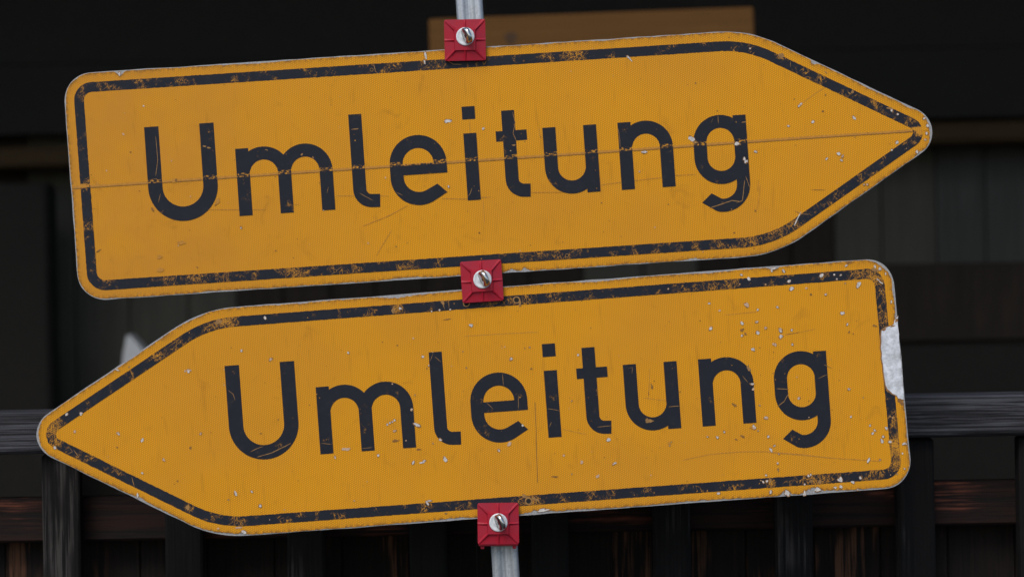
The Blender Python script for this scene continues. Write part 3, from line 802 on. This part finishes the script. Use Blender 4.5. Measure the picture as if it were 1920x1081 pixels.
chips2 = [('w', 1484, 541, 6, 5), ('w', 1610, 534, 7, 5.5), ('w', 1540, 516, 4.4, 5), ('w', 1576, 516, 3), ('w', 1564, 515, 2), ('w', 1569, 523, 2), ('w', 1404, 522, 3, 4.6), ('w', 1479, 527, 2.6, 4), ('w', 1451, 503, 8, 3, 4), ('w', 1469, 508, 2.6, 4), ('w', 1447, 508, 3), ('p', 1390, 515, 2.4),
          ('p', 1399, 571, 5, 5.4), ('w', 1420, 580, 3), ('w', 1330, 569, 2.8), ('r', 1349, 582, 2.4), ('w', 1392, 605, 3, 4.6), ('p', 1418, 603, 3.4), ('p', 1435, 615, 3), ('w', 1420, 624, 4.4), ('p', 1464, 618, 4.6), ('p', 1465, 631, 5), ('w', 1484, 618, 3), ('p', 1452, 646, 4, 6, 10), ('w', 1486, 646, 3.4),
          ('w', 1412, 655, 4.4), ('p', 1333, 615, 4.6, 3.4, 45), ('b', 1391, 618, 5, 3.4), ('b', 1398, 626, 3), ('w', 1391, 629, 2.4), ('w', 1579, 587, 5, 4.6), ('w', 1588, 608, 3), ('b', 1592, 622, 4, 2), ('p', 1548, 551, 3.4), ('w', 1458, 575, 2.8), ('r', 1512, 540, 3), ('b', 1520, 552, 3), ('b', 1600, 625, 2), ('b', 1640, 610, 3, 6), ('f', 1606, 601, 2),
          ('p', 1498, 745, 4), ('p', 1592, 729, 2.6), ('w', 1595, 781, 2.6), ('w', 1410, 719, 5, 2.6, -10), ('r', 1412, 729, 2.4, 4), ('p', 1436, 783, 4.2), ('w', 1345, 819, 4, 3), ('w', 1358, 809, 2.6), ('w', 1441, 818, 2.8), ('w', 1445, 843, 3.4, 5, 0), ('p', 1452, 835, 2.8), ('p', 1414, 801, 5, 3.4), ('b', 1376, 758, 7, 2), ('b', 1377, 760, 2, 5),
          ('o', 1217, 789, 9, 4, 0), ('o', 1214, 786, 4, 3, 0), ('o', 1404, 692, 4, 5), ('o', 1402, 687, 5, 2), ('b', 1222, 724, 2.6, 6, 10), ('b', 1216, 738, 1, 5, 0), ('p', 1458, 868, 2.6), ('o', 1459, 880, 2.4, 4), ('p', 1437, 890, 3), ('w', 1438, 901, 2.4), ('w', 1431, 903, 2.8), ('w', 1445, 921, 2.6, 5), ('b', 1446, 912, 3, 3), ('o', 1444, 900, 2.6, 9, 0),
          ('w', 1475, 923, 8, 6), ('w', 1530, 917, 9, 5), ('w', 1508, 924, 7, 3), ('w', 1575, 898, 5.6, 5), ('w', 1599, 903, 4, 3), ('w', 1613, 895, 3.4), ('o', 1520, 901, 5, 4), ('o', 1537, 903, 5, 4), ('w', 1509, 907, 2.6), ('w', 1516, 891, 2.8), ('w', 1520, 889, 2.4), ('w', 1566, 913, 3), ('w', 1577, 912, 3.6, 2.4), ('w', 1347, 924, 3), ('w', 1608, 917, 2.4),
          ('w', 1654, 826, 4.4), ('w', 1656, 817, 3.2), ('w', 1668, 828, 4.4, 3), ('w', 1636, 811, 3.6), ('w', 1640, 806, 2.8), ('w', 1692, 849, 2.8), ('w', 1697, 831, 6, 3, 20), ('w', 1662, 803, 3.2, 4.2), ('w', 1696, 878, 2), ('w', 1628, 862, 6, 3), ('p', 1650, 861, 2), ('w', 1631, 797, 2.6), ('o', 1668, 780, 3), ('w', 1591, 729, 2.4),
          ('w', 1140, 825, 5, 4.4), ('p', 1151, 868, 4.4, 3.2), ('r', 1091, 865, 4, 3), ('p', 1057, 853, 2.4), ('b', 1040, 849, 1.6), ('r', 1121, 892, 5, 3, 30), ('b', 1040, 893, 8, 2, -6), ('r', 1220, 890, 2), ('f', 1255, 830, 4), ('b', 1393, 818, 6, 2.4, -35), ('b', 1380, 823, 5, 1.4, -30),
          ('w', 453, 657, 2.6), ('p', 508, 673, 4), ('w', 653, 661, 2.4), ('w', 793, 668, 2.6), ('w', 783, 796, 7.5, 4, -28), ('w', 726, 795, 2.2), ('w', 731, 792, 2.2), ('w', 735.5, 790, 2.2), ('w', 740, 787, 2.2), ('p', 740, 807, 3.2), ('b', 741, 825, 8, 2.6, 0), ('b', 785, 842, 6, 1.8, 0), ('p', 628, 856, 3.6, 2.6), ('p', 709, 853, 3.4), ('w', 775, 867, 4),
          ('w', 792, 865, 8, 3, 8), ('w', 835, 860, 7, 4), ('w', 826, 824, 3.4), ('w', 980, 797, 2.4), ('p', 935, 843, 4, 2.4), ('r', 955, 832, 6, 3, 60), ('b', 984, 652, 2), ('p', 957, 672, 4), ('b', 996, 691, 2.4), ('w', 1084, 665, 2.4), ('b', 745, 647, 2.4), ('b', 800, 690, 2), ('p', 772, 767, 3), ('w', 804, 685, 2), ('b', 522, 786, 2.2), ('b', 489, 812, 2.2), ('b', 497, 717, 1.6),
          ('w', 882, 611, 4), ('r', 775, 634, 2), ('p', 355, 694, 4.6), ('r', 347, 695, 2.4), ('p', 222, 812, 3.6), ('w', 267, 824, 5, 3), ('p', 140, 809, 3.6), ('p', 376, 812, 3), ('b', 396, 810, 2), ('w', 125, 775, 4, 3), ('w', 152, 775, 3.6, 4), ('w', 102, 838, 4, 3), ('w', 267, 886, 2.4), ('p', 307, 861, 4.2, 3), ('b', 357, 839, 3.4, 2.6), ('b', 220, 838, 2.6), ('b', 333, 901, 2.4), ('w', 442, 924, 2.4, 5, 10), ('w', 472, 921, 3),
          ('w', 489, 947, 4), ('w', 457, 997, 6, 4.6), ('r', 447, 988, 8, 2.4, 8), ('r', 409, 990, 3), ('o', 352, 950, 5, 4), ('o', 410, 603, 7, 5, 20), ('w', 497, 596, 2.6, 4, 30), ('w', 221, 693, 5, 1.6, -25), ('w', 805, 938, 7, 2, 5), ('w', 801, 942, 2, 5), ('w', 258, 928, 2, 5, -10), ('w', 750, 578, 4, 2.4, -25), ('o', 738, 581, 4, 7, 0), ('w', 844, 580, 2), ('w', 824, 581, 1.8),
          ('o', 975, 568, 9, 3), ('o', 985, 930, 8, 4), ('o', 1003, 935, 8, 4), ('w', 1022, 955, 14, 3.4, 4), ('o', 836, 962, 3), ('b', 1592, 492, 7, 4, 0), ('w', 1587, 497, 4, 3), ('w', 1650, 503, 5, 3), ('w', 1640, 499, 3), ('w', 1660, 512, 3), ('w', 1652, 530, 6, 1.6, -45), ('w', 1646, 524, 5, 1.4, -40), ('w', 1671, 565, 4, 2), ('o', 1640, 506, 9, 3, -20),
          ('r', 650, 841, 9, 3, 0), ('f', 1412, 800, 8, 3), ('b', 840, 598, 8, 1.2, 5), ('o', 830, 568, 3, 6, 15)]
scr2 = [('b', 1.5, [(1003, 752), (1005, 800), (1006, 850), (1008, 905)]), ('f', 1.5, [(1280, 862), (1330, 851), (1390, 846), (1440, 846), (1500, 851), (1560, 858), (1620, 862), (1652, 864)]), ('f', 2.4, [(1440, 847), (1500, 852), (1560, 858)]), ('f', 1.4, [(1055, 804), (1100, 814)]),
        ('b', 1.3, [(1472, 627), (1485, 625), (1502, 622)]), ('f', 1.2, [(1502, 622), (1530, 616)]), ('f', 1.3, [(870, 630), (930, 626), (1010, 622)]), ('o', 1.3, [(428, 731), (437, 738), (441, 750)]), ('o', 1.6, [(470, 846), (482, 840), (494, 836)]), ('o', 1.8, [(482, 856), (510, 848), (546, 830)]),
        ('o', 1.2, [(942, 700), (944, 722)]), ('o', 1.2, [(912, 754), (925, 766)]), ('o', 1.1, [(972, 740), (972, 766)]), ('o', 1.4, [(1455, 728), (1480, 729)]), ('o', 1.8, [(1479, 736), (1470, 752), (1457, 762)]), ('o', 1.3, [(1534, 709), (1552, 701)]), ('o', 1.4, [(1253, 762), (1275, 760)]), ('o', 1.2, [(1026, 765), (1048, 769)]),
        ('o', 1.2, [(1120, 800), (1146, 797)]), ('o', 1.1, [(1178, 690), (1186, 688), (1185, 700)]), ('o', 1.3, [(1392, 704), (1402, 716)]), ('o', 1.2, [(815, 668), (827, 678)]), ('o', 1.2, [(812, 662), (807, 676)]), ('o', 1.2, [(602, 830), (622, 832)]), ('o', 1.2, [(678, 840), (698, 838)]), ('o', 1.2, [(676, 793), (683, 800)]), ('o', 1.2, [(530, 762), (534, 768)]),
        ('o', 1.4, [(1034, 790), (1030, 800)]), ('o', 1.3, [(1545, 683), (1560, 690)]), ('o', 1.8, [(247, 893), (252, 912)]), ('o', 1.3, [(130, 838), (136, 846), (124, 852)]), ('o', 1.4, [(105, 786), (115, 796)]), ('o', 1.4, [(138, 842), (148, 856)]), ('o', 1.6, [(828, 562), (834, 580)]), ('o', 1.4, [(841, 560), (842, 578)]),
        ('f', 1.3, [(1218, 690), (1216, 750)]), ('f', 1.2, [(1205, 745), (1260, 752)]), ('f', 1.2, [(1360, 590), (1420, 584)])]
for i in range(170):
    while True:
        x, y = sign2.rng.uniform(90, 1700), sign2.rng.uniform(490, 1000)
        if inside(sign2.loc(x, y), sign2.poly, 6) and sign2.rng.random() < 0.35 + 0.65 * x / 1700: break
    chips2.append((sign2.rng.choice('bbbffrp'), x, y, sign2.rng.uniform(0.8, 1.7)))
sign2.marks(chips2, scr2, 0)
# large bare patch where the sheeting and the border line are torn away
patch = [(1684, 592), (1679, 596), (1676.5, 602), (1675.5, 608), (1670, 611), (1664, 612.6), (1657, 616), (1652.8, 619.8), (1652, 630), (1652.6, 640), (1651.6, 652), (1653.6, 662), (1653, 673), (1655.8, 684), (1656.5, 695), (1658, 706),
         (1659.5, 716), (1661, 723), (1664, 729), (1668, 732), (1673, 737), (1681, 741), (1686, 746), (1690, 747.4), (1696.4, 748.6), (1696.5, 735), (1694.4, 722), (1695, 708), (1692.5, 695), (1692, 680), (1689.5, 668), (1690, 655), (1687.4, 640), (1687.6, 625), (1685.6, 612), (1684.8, 600)]
bm = bmesh.new()
patch = [(x - 2.2 if i >= 22 else x, y) for i, (x, y) in enumerate(patch)]
pl = [sign2.loc(*p) for p in patch]
cx = sum(p[0] for p in pl) / len(pl); cz = sum(p[1] for p in pl) / len(pl)
flat(bm, [((cx + (x - cx) * 1.0 - 2.4 * (1 if x < cx else 0)) * S, (cz + (z - cz) * 1.02) * S) for x, z in pl], -0.00122, 1)
flat(bm, [(x * S, z * S) for x, z in pl], -0.00128, 0)
for lx, ly, la, lb, lr in ((1681, 600, 4, 3, 60), (1674, 611, 5, 2.2, 10), (1686, 750, 5, 3, 20), (1692, 757, 4, 5, 0), (1657, 618, 4, 2, 25), (1664, 732, 4, 1.6, -35)):
    lu, lv = sign2.loc(lx, ly)
    flat(bm, [(a * S, b * S) for a, b in blob(sign2.rng, lu, lv, la, lb, R(lr), 0.4, 9)], -0.00132, 1)
o = obj('bare_metal_patch', bm, [M['bare'], M['rim']], sign2.root)
o['label'] = 'pale bare metal patch torn out of the right edge'

# ------------------------------------------------------------------ red clamps
def clamp_mesh():
    bm = bmesh.new()
    N = 56; h = 38.6 * S
    grid = []
    for j in range(N + 1):
        row = []
        for i in range(N + 1):
            x = -1 + 2 * i / N; z = -1 + 2 * j / N
            m_ = max(abs(x), abs(z)); 
            # rounded outer corners
            rc = 0.10
            X, Z = x, z
            ex, ez = abs(x) - (1 - rc), abs(z) - (1 - rc)
            if ex > 0 and ez > 0:
                q = math.hypot(ex, ez); qm = max(ex, ez)
                X = math.copysign(1 - rc + ex * qm / q, x); Z = math.copysign(1 - rc + ez * qm / q, z)
            inner = 0.50
            t = max(0.0, (1 - m_) / (1 - inner)); t = min(t, 1.0)
            facet = 0.0062 + 0.0016 * t
            rib = 0.0066 + 0.0040 * t
            a, b = abs(x), abs(z)
            dd = abs(a - b) / 1.414; dm = min(a, b)
            rd = max(0.0, 1 - (dd / 0.055) ** 2); rm = max(0.0, 1 - (dm / 0.045) ** 2)
            hh = facet
            hh = max(hh, facet + (rib - facet) * min(1, rd * 1.8))
            hh = max(hh, facet + (rib + 0.0002 - facet) * min(1, rm * 1.8))
            if t >= 1.0: hh = 0.0112
            row.append(bm.verts.new((X * h, -hh, Z * h)))
        grid.append(row)
    for j in range(N):
        for i in range(N):
            bm.faces.new((grid[j][i], grid[j][i + 1], grid[j + 1][i + 1], grid[j + 1][i]))
    be = [e for e in bm.edges if e.is_boundary]
    r = bmesh.ops.extrude_edge_only(bm, edges=be)
    for g in r['geom']:
        if isinstance(g, bmesh.types.BMVert): g.co.y = -0.0004
    bmesh.ops.recalc_face_normals(bm, faces=bm.faces[:])
    return bm
def lathe(bm, prof, n=36):
    rings = []
    for r_, y in prof:
        rings.append([bm.verts.new((r_ * math.cos(i * math.tau / n), y, r_ * math.sin(i * math.tau / n))) for i in range(n)])
    for a, b in zip(rings, rings[1:]):
        for i in range(n):
            j = (i + 1) % n
            bm.faces.new((a[i], a[j], b[j], b[i]))
    bm.faces.new(rings[-1])
    bmesh.ops.recalc_face_normals(bm, faces=bm.faces[:])
def wing_mesh():
    """flat thumb tab of the screw: rounded D profile standing off the washer, its eye a painted dark disc near the root"""
    bm = bmesh.new()
    L_, H = 15.0 * S, 0.0175
    prof = []
    n = 18
    for i in range(n + 1):
        a = math.pi * i / n
        prof.append((L_ * math.copysign(abs(math.cos(a)) ** 0.8, math.cos(a)), H * 0.25 + H * 0.75 * math.sin(a) ** 0.75))
    prof = [(L_ * 0.55, 0.0)] + prof + [(-L_ * 0.55, 0.0)]
    layers = []
    T = 0.0042
    for sx, sc_ in ((-T, 0.86), (-T * 0.7, 1.0), (T * 0.7, 1.0), (T, 0.86)):
        layers.append([bm.verts.new((sx * (1.25 - 0.45 * y / H), -y * (sc_ if y > H * .3 else 1), x * sc_)) for x, y in prof])
    for a, b in zip(layers, layers[1:]):
        for i in range(len(prof) - 1):
            bm.faces.new((a[i], a[i + 1], b[i + 1], b[i]))
    bm.faces.new(layers[0]); bm.faces.new(list(reversed(layers[-1])))
    bmesh.ops.recalc_face_normals(bm, faces=bm.faces[:])
    return bm
proto_parts = None
CL = [((872.0, 76.0), (872.8, 70.0), 1.2, 17, 'red plastic clamp at the top edge of the upper sign'),
      ((903.6, 526.7), (905.0, 523.5), 3.8, 20, 'red plastic clamp in the gap between the two signs'),
      ((934.2, 980.0), (934.6, 977.5), 0.6, 19, 'red plastic clamp at the bottom edge of the lower sign')]
for k, (c, d, rot, wrot, lab) in enumerate(CL):
    root = tag(empty('sign_clamp', at(*c) + Vector((0, -0.0026, 0)), (0, -(R(rot) - ROLL), 0)), lab, 'clamp', 'red clamps on the post')
    off = ((d[0] - c[0]) * S, -(d[1] - c[1]) * S)
    if proto_parts is None:
        cap = obj('cap', clamp_mesh(), M['red'], root)
        bm = bmesh.new(); lathe(bm, [(17.2 * S, -0.0107), (17.2 * S, -0.0124), (16.2 * S, -0.0132), (14.5 * S, -0.0132), (11.5 * S, -0.0126), (6 * S, -0.0128), (5 * S, -0.0142), (2 * S, -0.0147)])
        wash = obj('washer', bm, M['zinc'], root, smooth=True)
        wing = obj('thumb_screw', wing_mesh(), M['steel'], root, smooth=True)
        bm = bmesh.new(); flat(bm, [(0.0028 * math.cos(a), 0.0028 * math.sin(a)) for a in [i * math.tau / 14 for i in range(14)]], 0)
        eye = obj('eyelet', bm, M['hole'], root)  # flat dark disc painted for the shaded eye
        eye.parent = wing; eye.rotation_euler = (0, 0, R(-90)); eye.location = (-0.0044, -0.0065, -0.001)
        proto_parts = (cap, wash, wing, eye)
        parts = proto_parts
    else:
        cp, ws, wg, ey = [p.copy() for p in proto_parts]
        for p in (cp, ws, wg): p.parent = root; COL.objects.link(p)
        ey.parent = wg; COL.objects.link(ey)
        parts = (cp, ws, wg, ey)
    parts[1].location = (off[0], 0, off[1])
    parts[2].location = (off[0] + 0.0008, -0.0127, off[1])
    parts[2].rotation_euler = (R(-12), R(-wrot), R(22))
    # hooked tabs that grip the sheet from below or above
    if k == 2:
        for sx in (-30, 30):
            bm = bmesh.new(); box(bm, (sx - 3.5) * S, (sx + 3.5) * S, 0.0, 0.012, -48 * S, -36 * S, 0.001)
            obj('hook', bm, M['red'], root)
        bm = bmesh.new(); box(bm, -37 * S, 37 * S, -0.004, 0.004, -42 * S, -37 * S, 0.001); obj('lip', bm, M['red'], root)
    bm = bmesh.new(); box(bm, -36 * S, -27.5 * S, 0.0066, 0.06, -20 * S, 20 * S, 0.002); box(bm, 27.5 * S, 36 * S, 0.0066, 0.06, -20 * S, 20 * S, 0.002); box(bm, -36 * S, 36 * S, 0.058, 0.066, -20 * S, 20 * S, 0.002)
    obj('bracket', bm, M['red'], root)
